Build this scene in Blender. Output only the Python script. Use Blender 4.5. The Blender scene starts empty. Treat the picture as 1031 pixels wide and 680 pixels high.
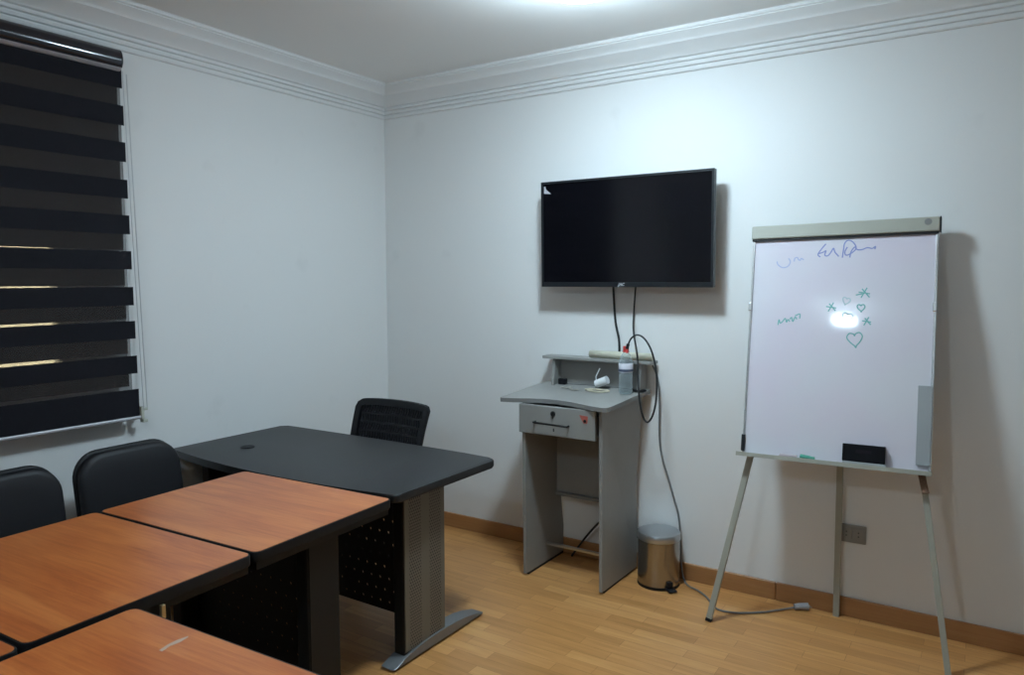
import bpy, bmesh, math, random
from mathutils import Vector, Matrix
random.seed(7)
PI = math.pi
sc = bpy.context.scene
C = sc.collection

# ------------------------------------------------------------------ materials
def new_mat(name):
    m = bpy.data.materials.new(name); m.use_nodes = True
    nt = m.node_tree
    return m, nt, nt.nodes['Principled BSDF'], nt.nodes, nt.links

def P(name, col, rough=.5, metal=0., spec=.5, noise=0., nscale=20., bump=0., bscale=200., coat=0.):
    m, nt, b, N, L = new_mat(name)
    b.inputs['Base Color'].default_value = (*col, 1)
    b.inputs['Roughness'].default_value = rough
    b.inputs['Metallic'].default_value = metal
    b.inputs['Specular IOR Level'].default_value = spec
    b.inputs['Coat Weight'].default_value = coat
    tc = N.new('ShaderNodeTexCoord')
    if noise:
        n = N.new('ShaderNodeTexNoise'); n.inputs['Scale'].default_value = nscale; n.inputs['Detail'].default_value = 4
        L.new(tc.outputs['Object'], n.inputs['Vector'])
        mx = N.new('ShaderNodeMixRGB'); mx.inputs[1].default_value = (*[c*(1-noise) for c in col], 1); mx.inputs[2].default_value = (*[min(1, c*(1+noise)) for c in col], 1)
        L.new(n.outputs['Fac'], mx.inputs[0]); L.new(mx.outputs[0], b.inputs['Base Color'])
    if bump:
        n2 = N.new('ShaderNodeTexNoise'); n2.inputs['Scale'].default_value = bscale; n2.inputs['Detail'].default_value = 3
        L.new(tc.outputs['Object'], n2.inputs['Vector'])
        bp_ = N.new('ShaderNodeBump'); bp_.inputs['Strength'].default_value = bump; bp_.inputs['Distance'].default_value = .002
        L.new(n2.outputs['Fac'], bp_.inputs['Height']); L.new(bp_.outputs[0], b.inputs['Normal'])
    return m

def math_node(N, L, op, a, b=None):
    n = N.new('ShaderNodeMath'); n.operation = op
    for i, v in enumerate((a, b)):
        if v is None: continue
        if isinstance(v, (int, float)): n.inputs[i].default_value = v
        else: L.new(v, n.inputs[i])
    return n.outputs[0]

def perforated(name, col, hole, ax, pitch, rad, rough=.4, metal=0., through=False, period=0., gap=0.):
    """sheet with a staggered grid of punched holes in the plane of the two object axes ax"""
    m, nt, b, N, L = new_mat(name)
    b.inputs['Roughness'].default_value = rough; b.inputs['Metallic'].default_value = metal
    tc = N.new('ShaderNodeTexCoord'); sp = N.new('ShaderNodeSeparateXYZ'); L.new(tc.outputs['Object'], sp.inputs[0])
    u, v = sp.outputs[ax[0]], sp.outputs[ax[1]]
    us = math_node(N, L, 'DIVIDE', u, pitch); vs = math_node(N, L, 'DIVIDE', v, pitch)
    row = math_node(N, L, 'FLOOR', vs)
    odd = math_node(N, L, 'MULTIPLY', math_node(N, L, 'FLOORED_MODULO', row, 2.), .5)
    fu = math_node(N, L, 'SUBTRACT', math_node(N, L, 'FRACT', math_node(N, L, 'ADD', us, odd)), .5)
    fv = math_node(N, L, 'SUBTRACT', math_node(N, L, 'FRACT', vs), .5)
    d = math_node(N, L, 'SQRT', math_node(N, L, 'ADD', math_node(N, L, 'MULTIPLY', fu, fu), math_node(N, L, 'MULTIPLY', fv, fv)))
    h = math_node(N, L, 'LESS_THAN', d, rad/pitch)
    if period:
        # punched in fields of width (period - gap) along u
        f = math_node(N, L, 'FRACT', math_node(N, L, 'DIVIDE', math_node(N, L, 'ADD', u, 1.335+10*period), period))
        h = math_node(N, L, 'MULTIPLY', h, math_node(N, L, 'LESS_THAN', math_node(N, L, 'ABSOLUTE', math_node(N, L, 'SUBTRACT', f, .5)), gap))
    if through:
        b.inputs['Base Color'].default_value = (*col, 1)
        t = N.new('ShaderNodeBsdfTransparent'); mx = N.new('ShaderNodeMixShader')
        L.new(h, mx.inputs[0]); L.new(b.outputs[0], mx.inputs[1]); L.new(t.outputs[0], mx.inputs[2])
        L.new(mx.outputs[0], N['Material Output'].inputs['Surface'])
    else:
        mc = N.new('ShaderNodeMixRGB'); mc.inputs[1].default_value = (*col, 1); mc.inputs[2].default_value = (*hole, 1)
        L.new(h, mc.inputs[0]); L.new(mc.outputs[0], b.inputs['Base Color'])
    return m

def wood(name, c1, c2, c3, scale, rough=.35, grain=1.):
    m, nt, b, N, L = new_mat(name)
    tc = N.new('ShaderNodeTexCoord'); oi = N.new('ShaderNodeObjectInfo')
    mp = N.new('ShaderNodeMapping'); mp.inputs['Scale'].default_value = scale
    off = N.new('ShaderNodeVectorMath'); off.operation = 'ADD'
    cmb = N.new('ShaderNodeCombineXYZ'); L.new(math_node(N, L, 'MULTIPLY', oi.outputs['Random'], 37.), cmb.inputs[0]); L.new(math_node(N, L, 'MULTIPLY', oi.outputs['Random'], 11.), cmb.inputs[1])
    L.new(tc.outputs['Object'], mp.inputs['Vector']); L.new(mp.outputs[0], off.inputs[0]); L.new(cmb.outputs[0], off.inputs[1])
    n = N.new('ShaderNodeTexNoise'); n.inputs['Scale'].default_value = 1.; n.inputs['Detail'].default_value = 6; n.inputs['Distortion'].default_value = 1.2
    L.new(off.outputs[0], n.inputs['Vector'])
    mp2 = N.new('ShaderNodeMapping'); mp2.inputs['Scale'].default_value = (scale[0]*1.5, scale[1]*7, scale[2]*7); L.new(tc.outputs['Object'], mp2.inputs['Vector'])
    n2 = N.new('ShaderNodeTexNoise'); n2.inputs['Scale'].default_value = 1.5; n2.inputs['Detail'].default_value = 8; n2.inputs['Roughness'].default_value = .7
    L.new(mp2.outputs[0], n2.inputs['Vector'])
    cr = N.new('ShaderNodeValToRGB'); e = cr.color_ramp.elements
    e[0].position = .32; e[0].color = (*c1, 1); e[1].position = .68; e[1].color = (*c3, 1)
    k = e.new(.5); k.color = (*c2, 1)
    s = math_node(N, L, 'ADD', math_node(N, L, 'MULTIPLY', n.outputs['Fac'], .62), math_node(N, L, 'MULTIPLY', n2.outputs['Fac'], .38*grain))
    L.new(s, cr.inputs[0]); L.new(cr.outputs[0], b.inputs['Base Color'])
    b.inputs['Roughness'].default_value = rough
    return m

def wall_paint(name, col, rough=.75):
    m, nt, b, N, L = new_mat(name)
    tc = N.new('ShaderNodeTexCoord')
    n = N.new('ShaderNodeTexNoise'); n.inputs['Scale'].default_value = 1.6; n.inputs['Detail'].default_value = 5
    L.new(tc.outputs['Object'], n.inputs['Vector'])
    mx = N.new('ShaderNodeMixRGB'); mx.inputs[1].default_value = (*[c*.965 for c in col], 1); mx.inputs[2].default_value = (*col, 1)
    L.new(n.outputs['Fac'], mx.inputs[0])
    # scuffs: a few faint grey smudges
    n3 = N.new('ShaderNodeTexNoise'); n3.inputs['Scale'].default_value = 5.; n3.inputs['Detail'].default_value = 7; L.new(tc.outputs['Object'], n3.inputs['Vector'])
    r = N.new('ShaderNodeMapRange'); r.inputs[1].default_value = .64; r.inputs[2].default_value = .8; L.new(n3.outputs['Fac'], r.inputs[0])
    mx2 = N.new('ShaderNodeMixRGB'); mx2.inputs[2].default_value = (*[c*.8 for c in col], 1)
    L.new(math_node(N, L, 'MULTIPLY', r.outputs[0], .35), mx2.inputs[0]); L.new(mx.outputs[0], mx2.inputs[1]); L.new(mx2.outputs[0], b.inputs['Base Color'])
    b.inputs['Roughness'].default_value = rough
    b.inputs['Specular IOR Level'].default_value = .3
    n2 = N.new('ShaderNodeTexNoise'); n2.inputs['Scale'].default_value = 150.; L.new(tc.outputs['Object'], n2.inputs['Vector'])
    bp_ = N.new('ShaderNodeBump'); bp_.inputs['Strength'].default_value = .08; bp_.inputs['Distance'].default_value = .002
    L.new(n2.outputs['Fac'], bp_.inputs['Height']); L.new(bp_.outputs[0], b.inputs['Normal'])
    return m

def laminate_floor(name):
    m, nt, b, N, L = new_mat(name)
    tc = N.new('ShaderNodeTexCoord')
    br = N.new('ShaderNodeTexBrick'); br.offset = .37; br.offset_frequency = 2; br.squash = 1.
    br.inputs['Scale'].default_value = 1.; br.inputs['Brick Width'].default_value = .42; br.inputs['Row Height'].default_value = .066
    br.inputs['Mortar Size'].default_value = .0009; br.inputs['Mortar Smooth'].default_value = .2; br.inputs['Bias'].default_value = 0
    br.inputs['Color1'].default_value = (0, 0, 0, 1); br.inputs['Color2'].default_value = (1, 1, 1, 1); br.inputs['Mortar'].default_value = (.3, .3, .3, 1)
    L.new(tc.outputs['Object'], br.inputs['Vector'])
    mp = N.new('ShaderNodeMapping'); mp.inputs['Scale'].default_value = (2.2, 26, 1); L.new(tc.outputs['Object'], mp.inputs['Vector'])
    n = N.new('ShaderNodeTexNoise'); n.inputs['Scale'].default_value = 1.5; n.inputs['Detail'].default_value = 7; n.inputs['Distortion'].default_value = .6
    L.new(mp.outputs[0], n.inputs['Vector'])
    bw = N.new('ShaderNodeRGBToBW'); L.new(br.outputs['Color'], bw.inputs[0])
    s = math_node(N, L, 'ADD', math_node(N, L, 'MULTIPLY', bw.outputs[0], .34), math_node(N, L, 'MULTIPLY', n.outputs['Fac'], .62))
    cr = N.new('ShaderNodeValToRGB'); e = cr.color_ramp.elements
    e[0].position = .2; e[0].color = (.40, .18, .052, 1); e[1].position = .8; e[1].color = (.67, .355, .130, 1)
    k = e.new(.5); k.color = (.54, .255, .084, 1)
    L.new(s, cr.inputs[0])
    mx = N.new('ShaderNodeMixRGB'); mx.blend_type = 'MULTIPLY'; mx.inputs[2].default_value = (.6, .5, .42, 1)
    L.new(br.outputs['Fac'], mx.inputs[0]); L.new(cr.outputs[0], mx.inputs[1]); L.new(mx.outputs[0], b.inputs['Base Color'])
    b.inputs['Roughness'].default_value = .33
    b.inputs['Specular IOR Level'].default_value = .5
    return m

def emit(name, col, s):
    m, nt, b, N, L = new_mat(name)
    b.inputs['Base Color'].default_value = (.8, .8, .8, 1)
    b.inputs['Emission Color'].default_value = (*col, 1); b.inputs['Emission Strength'].default_value = s
    return m

def sheer(name, col, clear):
    m, nt, b, N, L = new_mat(name)
    b.inputs['Base Color'].default_value = (*col, 1); b.inputs['Roughness'].default_value = .9
    t = N.new('ShaderNodeBsdfTransparent'); mx = N.new('ShaderNodeMixShader'); mx.inputs[0].default_value = clear
    L.new(b.outputs[0], mx.inputs[1]); L.new(t.outputs[0], mx.inputs[2]); L.new(mx.outputs[0], N['Material Output'].inputs['Surface'])
    return m

def glass(name, col=(1, 1, 1), rough=.02, ior=1.45, thin=False):
    m, nt, b, N, L = new_mat(name)
    if thin:
        g = N.new('ShaderNodeBsdfGlossy'); g.inputs['Roughness'].default_value = .02
        t = N.new('ShaderNodeBsdfTransparent'); t.inputs[0].default_value = (*col, 1)
        mx = N.new('ShaderNodeMixShader'); fr = N.new('ShaderNodeFresnel'); fr.inputs[0].default_value = 1.45
        L.new(fr.outputs[0], mx.inputs[0]); L.new(t.outputs[0], mx.inputs[1]); L.new(g.outputs[0], mx.inputs[2]); L.new(mx.outputs[0], N['Material Output'].inputs['Surface'])
    else:
        b.inputs['Base Color'].default_value = (*col, 1); b.inputs['Transmission Weight'].default_value = 1.; b.inputs['Roughness'].default_value = rough; b.inputs['IOR'].default_value = ior
    return m

def clear_plastic(name, col):
    m, nt, b, N, L = new_mat(name)
    b.inputs['Base Color'].default_value = (*col, 1); b.inputs['Roughness'].default_value = .08
    t = N.new('ShaderNodeBsdfTransparent'); t.inputs[0].default_value = (.9, .95, .96, 1)
    lw = N.new('ShaderNodeLayerWeight'); lw.inputs[0].default_value = .35
    mx = N.new('ShaderNodeMixShader'); L.new(math_node(N, L, 'ADD', math_node(N, L, 'MULTIPLY', lw.outputs['Facing'], .45), .12), mx.inputs[0])
    L.new(t.outputs[0], mx.inputs[1]); L.new(b.outputs[0], mx.inputs[2]); L.new(mx.outputs[0], N['Material Output'].inputs['Surface'])
    return m

def thin_cloth(name, col, glow, k):
    m, nt, b, N, L = new_mat(name)
    b.inputs['Base Color'].default_value = (*col, 1); b.inputs['Roughness'].default_value = .9; b.inputs['Specular IOR Level'].default_value = .2
    t = N.new('ShaderNodeBsdfTranslucent'); t.inputs[0].default_value = (*glow, 1)
    mx = N.new('ShaderNodeMixShader'); mx.inputs[0].default_value = k
    L.new(b.outputs[0], mx.inputs[1]); L.new(t.outputs[0], mx.inputs[2]); L.new(mx.outputs[0], N['Material Output'].inputs['Surface'])
    return m

def board_paint(name):
    m, nt, b, N, L = new_mat(name)
    tc = N.new('ShaderNodeTexCoord')
    n = N.new('ShaderNodeTexNoise'); n.inputs['Scale'].default_value = 3.2; n.inputs['Detail'].default_value = 4; L.new(tc.outputs['Object'], n.inputs['Vector'])
    cr = N.new('ShaderNodeValToRGB'); e = cr.color_ramp.elements
    e[0].position = .35; e[0].color = (.69, .68, .725, 1); e[1].position = .7; e[1].color = (.69, .635, .715, 1)   # old ink wiped into a pinkish film
    L.new(n.outputs['Fac'], cr.inputs[0]); L.new(cr.outputs[0], b.inputs['Base Color'])
    b.inputs['Roughness'].default_value = .055
    return m

M = dict(
    wall=wall_paint('white wall paint', (.80, .80, .79)),
    wall_far=wall_paint('unseen wall bounce grey', (.36, .36, .355)),  # right and front walls, out of view: grey picked to hold down bounced light
    ceil=P('ceiling paint', (.86, .855, .84), .9, spec=.2),
    cornice=P('cornice plaster', (.77, .77, .765), .85, spec=.1),
    floor=laminate_floor('oak strip laminate'),
    base=wood('baseboard wood', (.27, .118, .042), (.36, .17, .062), (.43, .22, .088), (1.2, 14, 14), .45),
    table=wood('cherry laminate', (.29, .060, .015), (.47, .122, .031), (.60, .192, .052), (1.8, 9, 9), .32, 1.25),
    black_edge=P('black moulded edge', (.006, .006, .007), .55, spec=.3),
    desk=P('black desk laminate', (.0145, .0145, .0155), .45, noise=.25, nscale=40, spec=.38),
    black_metal=P('black steel', (.008, .0078, .0075), .5, spec=.3),
    brown_metal=P('dark brown steel', (.010, .0085, .0072), .6, spec=.3),
    perf_black=perforated('black punched steel', (.010, .0095, .010), (0, 0, 0), (0, 2), .052, .0068, .5, 0, True),
    perf_silver=perforated('silver punched steel', (.15, .14, .115), (.026, .024, .021), (1, 2), .0125, .0038, .5, .2, False, .131, .29),
    silver=P('silver grey paint', (.19, .195, .20), .38, .4),
    leather=P('black leatherette', (.0085, .0085, .011), .5, bump=.2, bscale=260, spec=.3),
    plastic=P('black plastic', (.006, .006, .008), .55, spec=.3),
    meshcloth=P('charcoal net', (.075, .077, .090), .8),
    tv=P('television casing', (.008, .009, .011), .35),
    bezel=P('television bezel', (.012, .014, .017), .3),
    screen=P('television screen', (.003, .003, .0045), .12, spec=.5),
    white=P('white sticker rest', (.48, .47, .50), .6),
    logo=P('silver lettering', (.62, .63, .66), .4),
    grey_board=P('grey melamine', (.27, .265, .25), .5, noise=.08, nscale=9),
    grey_edge=P('grey edge band', (.20, .20, .195), .5),
    chrome=P('brushed chrome', (.55, .55, .54), .28, 1.),
    dark_metal=P('dark lock metal', (.03, .03, .03), .4, .6),
    red=P('red sticker', (.42, .10, .075), .6),
    redcap=P('red plastic cap', (.50, .035, .03), .4),
    steel=P('brushed stainless steel', (.36, .345, .32), .25, 1., noise=.12, nscale=3),
    lid=P('satin steel lid', (.50, .52, .54), .34, .9),
    beige=P('beige painted metal', (.345, .34, .285), .5),
    alu=P('polished aluminium', (.72, .73, .74), .25, .9),
    rust=P('rusty bracket', (.15, .085, .05), .8, noise=.5, nscale=120),
    arm_grey=P('grey plastic strip', (.33, .35, .36), .5),
    board=board_paint('whiteboard enamel'),
    blue_ink=P('faded blue ink', (.23, .26, .52), .5),
    blue_faint=P('wiped blue ink', (.40, .44, .64), .5),
    green_ink=P('green ink', (.16, .42, .40), .5),
    green_faint=P('wiped green ink', (.42, .57, .60), .5),
    green=P('green marker plastic', (.015, .23, .15), .4),
    pink=P('pinkish grey marker plastic', (.36, .30, .32), .5),
    felt=P('black eraser foam', (.005, .005, .007), .85, spec=.15),
    eraser_label=P('dark purple eraser label', (.012, .009, .013), .8, spec=.15),
    outlet=P('grey socket plastic', (.255, .245, .225), .45),
    hole=P('socket hole', (.01, .01, .01), .8),
    blind=P('black blind fabric', (.008, .008, .0115), .85, spec=.2, noise=.2, nscale=90),
    blind_back=thin_cloth('black blind fabric behind', (.012, .0105, .010), (.05, .034, .018), .1),
    sheer=sheer('sheer blind net', (.055, .047, .046), .62),
    rail=P('glossy black fascia', (.012, .012, .018), .17, coat=.6),
    lip=P('silver lip', (.50, .50, .53), .4, .3),
    chain=P('white bead chain', (.62, .62, .63), .5),
    tension=P('cream plastic', (.52, .53, .45), .5),
    frame=P('window frame paint', (.5, .5, .48), .5),
    pane=glass('window glass', (.9, .93, .92), thin=True),
    cable=P('black cable', (.010, .012, .014), .5),
    grey_cable=P('grey cable', (.15, .152, .155), .5),
    pale_plug=P('grey plug', (.33, .33, .34), .5),
    cream=P('cream cardboard', (.56, .54, .43), .8, noise=.12, nscale=25),
    ivory=P('ivory cable', (.60, .55, .42), .5),
    white_plastic=P('white plastic', (.78, .79, .80), .35),
    bottle=clear_plastic('clear bottle plastic', (.72, .80, .83)),
    water=P('label paper', (.70, .70, .76), .6),
    label_dark=P('label dark band', (.06, .08, .14), .6),
    brass=P('brass screw', (.65, .50, .28), .35, .9),
    paper=P('paper scraps', (.50, .47, .42), .8),
    lamp=emit('lit lamp glass', (.66, .865, 1.0), 180.),
    lamp2=emit('lit rear lamp glass', (.67, .87, 1.0), 135.),
    lamp_base=P('lamp rose', (.7, .7, .7), .5),
)

# ------------------------------------------------------------------ mesh helpers
def obj(name, bm, mat, parent=None, smooth=None, loc=None):
    me = bpy.data.meshes.new(name)
    bmesh.ops.recalc_face_normals(bm, faces=bm.faces[:])
    bm.to_mesh(me); bm.free()
    for m in (mat if isinstance(mat, (list, tuple)) else [mat]): me.materials.append(m)
    if smooth:
        for p in me.polygons: p.use_smooth = True
        try: me.set_sharp_from_angle(angle=math.radians(smooth))
        except Exception: pass
    o = bpy.data.objects.new(name, me); C.objects.link(o)
    if loc: o.location = loc
    if parent: o.parent = parent
    return o

def thing(name, label, cat, loc=(0, 0, 0), rz=0, group=None):
    o = bpy.data.objects.new(name, None); C.objects.link(o)
    o.empty_display_size = .05
    o.location = loc; o.rotation_euler = (0, 0, rz)
    tag(o, label, cat, group)
    return o

def tag(o, label, cat, group=None):
    o['label'] = label; o['category'] = cat
    if group: o['group'] = group
    return o

def struct(o):
    o['kind'] = 'structure'; return o

def dup(root, loc, rz, label, group=None):
    r = root.copy(); C.objects.link(r); r.location = loc; r.rotation_euler = (0, 0, rz)
    r['label'] = label
    if group: r['group'] = group
    for ch in list(root.children):
        c = ch.copy(); C.objects.link(c); c.parent = r
        for g in list(ch.children):
            d = g.copy(); C.objects.link(d); d.parent = c
    return r

def box(bm, x0, x1, y0, y1, z0, z1, bev=0., seg=2, mat=0, M4=None):
    vs = [bm.verts.new(((x0, x1)[i & 1], (y0, y1)[i >> 1 & 1], (z0, z1)[i >> 2])) for i in range(8)]
    fs = [bm.faces.new([vs[i] for i in q]) for q in ((0, 2, 3, 1), (4, 5, 7, 6), (0, 1, 5, 4), (2, 6, 7, 3), (0, 4, 6, 2), (1, 3, 7, 5))]
    for f in fs: f.material_index = mat
    if bev:
        es = list({e for f in fs for e in f.edges})
        r = bmesh.ops.bevel(bm, geom=es, offset=bev, segments=seg, profile=.5, affect='EDGES')
        for f in r['faces']: f.material_index = mat
        vs = list({v for v in bm.verts if v.is_valid and any(f in r['faces'] for f in v.link_faces)} | {v for v in vs if v.is_valid})
    if M4 is not None: bmesh.ops.transform(bm, matrix=M4, verts=vs)
    return vs

def B(*a, **k):
    bm = bmesh.new(); box(bm, *a, **k); return bm

def prism(bm, pts, axis, a, b, bev=0., seg=2, mat=0):
    """closed polygon pts extruded along axis (0 x,1 y,2 z) from a to b"""
    def mk(p, t):
        c = list(p); c.insert(axis, t); return bm.verts.new(c)
    lo = [mk(p, a) for p in pts]; hi = [mk(p, b) for p in pts]
    n = len(pts); fs = [bm.faces.new(lo[::-1]), bm.faces.new(hi)]
    caps = list(fs)
    for i in range(n): fs.append(bm.faces.new((lo[i], lo[(i+1) % n], hi[(i+1) % n], hi[i])))
    for f in fs: f.material_index = mat
    if bev:
        es = list({e for f in caps for e in f.edges})
        r = bmesh.ops.bevel(bm, geom=es, offset=bev, segments=seg, profile=.5, affect='EDGES')
        for f in r['faces']: f.material_index = mat

def rrect(x0, x1, y0, y1, r, n=5):
    pts = []
    for cx, cy, a0 in ((x1-r, y1-r, 0), (x0+r, y1-r, 90), (x0+r, y0+r, 180), (x1-r, y0+r, 270)):
        for i in range(n+1):
            a = math.radians(a0+90*i/n); pts.append((cx+r*math.cos(a), cy+r*math.sin(a)))
    return pts

def smooth_path(pts, n=6):
    pts = [Vector(p) for p in pts]; out = []
    for i in range(len(pts)-1):
        p0 = pts[max(i-1, 0)]; p1 = pts[i]; p2 = pts[i+1]; p3 = pts[min(i+2, len(pts)-1)]
        for k in range(n):
            t = k/n
            out.append(.5*((2*p1)+(p2-p0)*t+(2*p0-5*p1+4*p2-p3)*t*t+(3*p1-p0-3*p2+p3)*t**3))
    out.append(pts[-1]); return out

def tube(bm, pts, r, n=8, mat=0, cap=True, r2=None):
    pts = [Vector(p) for p in pts]
    up = None; rings = []
    for i, p in enumerate(pts):
        d = (pts[min(i+1, len(pts)-1)]-pts[max(i-1, 0)]).normalized()
        if up is None:
            up = Vector((0, 0, 1)) if abs(d.z) < .9 else Vector((1, 0, 0))
        s = d.cross(up).normalized(); up = s.cross(d).normalized()
        rr = r if r2 is None else r+(r2-r)*i/(len(pts)-1)
        rings.append([bm.verts.new(p+rr*(math.cos(2*PI*k/n)*s+math.sin(2*PI*k/n)*up)) for k in range(n)])
    for a, b in zip(rings, rings[1:]):
        for k in range(n):
            f = bm.faces.new((a[k], a[(k+1) % n], b[(k+1) % n], b[k])); f.material_index = mat
    if cap:
        for q in (rings[0][::-1], rings[-1]): bm.faces.new(q).material_index = mat

def T(pts, r, n=8, sm=0, **k):
    bm = bmesh.new(); tube(bm, smooth_path(pts, sm) if sm else pts, r, n, **k); return bm

def lathe(bm, prof, n=24, cx=0, cy=0, mat=0):
    rings = []
    for r, z in prof:
        if r < 1e-6: rings.append([bm.verts.new((cx, cy, z))])
        else: rings.append([bm.verts.new((cx+r*math.cos(2*PI*k/n), cy+r*math.sin(2*PI*k/n), z)) for k in range(n)])
    for a, b in zip(rings, rings[1:]):
        for k in range(n):
            k2 = (k+1) % n
            if len(a) == 1 and len(b) == 1: continue
            if len(a) == 1: f = (a[0], b[k2], b[k])
            elif len(b) == 1: f = (a[k], a[k2], b[0])
            else: f = (a[k], a[k2], b[k2], b[k])
            bm.faces.new(f).material_index = mat

def LA(prof, n=24, **k):
    bm = bmesh.new(); lathe(bm, prof, n, **k); return bm

def square_bar(bm, a, b, w, d, mat=0, side=Vector((1, 0, 0))):
    """box section bar from a to b, w along side, d across"""
    a = Vector(a); b = Vector(b); ax = (b-a).normalized()
    s = (side-ax*side.dot(ax)).normalized(); u = ax.cross(s)
    vs = [bm.verts.new(p+s*w/2*i+u*d/2*j) for p in (a, b) for i, j in ((-1, -1), (1, -1), (1, 1), (-1, 1))]
    for q in ((3, 2, 1, 0), (4, 5, 6, 7), (0, 1, 5, 4), (1, 2, 6, 5), (2, 3, 7, 6), (3, 0, 4, 7)):
        bm.faces.new([vs[i] for i in q]).material_index = mat

def cushion(w, h, t, r, fn, rings=((1, 0), (.985, .55), (.95, .85), (.88, 1), (.6, 1.04), (.25, 1.06)), nseg=7, back=True):
    """rounded slab of outline w x h, thickness t; fn maps (u, v, n) -> xyz"""
    bm = bmesh.new()
    def ring(s, n):
        k = min(w, h)/2*(1-s)
        o = rrect(-w/2+k, w/2-k, -h/2+k, h/2-k, max(r-k*.6, .01), nseg)
        # subdivide straight sides a little by inserting midpoints
        out = []
        for i, p in enumerate(o):
            q = o[(i+1) % len(o)]; out.append(p)
            if math.dist(p, q) > .05:
                for j in (1, 2, 3, 4): out.append((p[0]+(q[0]-p[0])*j/5, p[1]+(q[1]-p[1])*j/5))
        return out, n
    base = ring(*rings[0])[0]
    def make(sgn):
        rs = []
        for s, n in rings:
            k = [( p[0]*1, p[1]*1) for p in base]
            # scale base outline towards the axis so vertex counts agree
            kk = 1-s
            sx = 1-kk*min(w, h)/w*1.0; sy = 1-kk*min(w, h)/h*1.0
            rs.append([bm.verts.new(fn(p[0]*sx, p[1]*sy, sgn*n*t/2)) for p in k])
        return rs
    f = make(1); g = make(-1)
    for R_ in (f, g):
        for a, b in zip(R_, R_[1:]):
            for i in range(len(a)): bm.faces.new((a[i], a[(i+1) % len(a)], b[(i+1) % len(a)], b[i]))
        c = bm.verts.new(sum((v.co for v in R_[-1]), Vector())/len(R_[-1]))
        for i in range(len(R_[-1])): bm.faces.new((R_[-1][i], R_[-1][(i+1) % len(R_[-1])], c))
    bmesh.ops.remove_doubles(bm, verts=bm.verts[:], dist=1e-5)
    return bm

# ------------------------------------------------------------------ camera (solved from the room's vanishing points)
CAM = Vector((3.392, -3.689, 1.58))
F, YAW, PITCH, ROLL = 743.47, .575764, -.0776384, -.00142
fw = Vector((-math.sin(YAW)*math.cos(PITCH), math.cos(YAW)*math.cos(PITCH), math.sin(PITCH)))
rt = fw.cross(Vector((0, 0, 1))).normalized(); up = rt.cross(fw)
rt, up = math.cos(ROLL)*rt+math.sin(ROLL)*up, -math.sin(ROLL)*rt+math.cos(ROLL)*up
cam = bpy.data.objects.new('camera', bpy.data.cameras.new('camera')); C.objects.link(cam)
cam.matrix_world = Matrix(((rt.x, up.x, -fw.x, CAM.x), (rt.y, up.y, -fw.y, CAM.y), (rt.z, up.z, -fw.z, CAM.z), (0, 0, 0, 1)))
cam.data.sensor_width = 36; cam.data.lens = F/1031*36; cam.data.clip_start = .02
sc.camera = cam

# ------------------------------------------------------------------ room shell
W, D, H = 4.2, 5.35, 2.814
struct(obj('floor', B(-.2, W+.2, -D-.2, .2, -.1, 0), M['floor']))
struct(obj('ceiling', B(-.2, W+.2, -D-.2, .2, H, H+.1), M['ceil']))
struct(obj('wall_back', B(-.2, W+.2, 0, .2, 0, H), M['wall']))
struct(obj('wall_right', B(W, W+.2, -D, 0, 0, H), M['wall_far']))
struct(obj('wall_front', B(-.2, W+.2, -D-.2, -D, 0, H), M['wall_far']))
WY0, WY1, WZ0, WZ1 = -3.35, -1.99, 1.12, 2.42
bm = bmesh.new()
box(bm, -.2, 0, -D, WY0, 0, H); box(bm, -.2, 0, WY1, 0, 0, H); box(bm, -.2, 0, WY0, WY1, 0, WZ0); box(bm, -.2, 0, WY0, WY1, WZ1, H)
struct(obj('wall_left', bm, M['wall']))
# window behind the blind
win = bpy.data.objects.new('window_1', None); C.objects.link(win); struct(win); win.location = (-.1, (WY0+WY1)/2, WZ0)
hw, hh = (WY1-WY0)/2, WZ1-WZ0
bm = bmesh.new()
for a in ((-.03, .03, -hw, hw, 0, .05), (-.03, .03, -hw, hw, hh-.05, hh), (-.03, .03, -hw, -hw+.05, .05, hh-.05), (-.03, .03, hw-.05, hw, .05, hh-.05), (-.025, .025, -.03, .03, .05, hh-.05)):
    box(bm, *a)
obj('window_frame', bm, M['frame'], win)
obj('window_pane', B(-.004, .004, -hw+.04, hw-.04, .04, hh-.04), M['pane'], win)

# baseboards
def basebd(name, pts):
    bm = bmesh.new()
    for (x0, x1, y0, y1) in pts: box(bm, x0, x1, y0, y1, 0, .09, .003, 1)
    return struct(obj(name, bm, M['base']))
basebd('baseboard_back', [(0.0, 2.555, -.014, 0), (2.557, W, -.0135, 0)])
basebd('baseboard_left', [(0, .014, -D, -.0145)])
basebd('baseboard_right', [(W-.014, W, -D, -.0145)])
basebd('baseboard_front', [(.0145, W-.0145, -D, -D+.014)])

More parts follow.
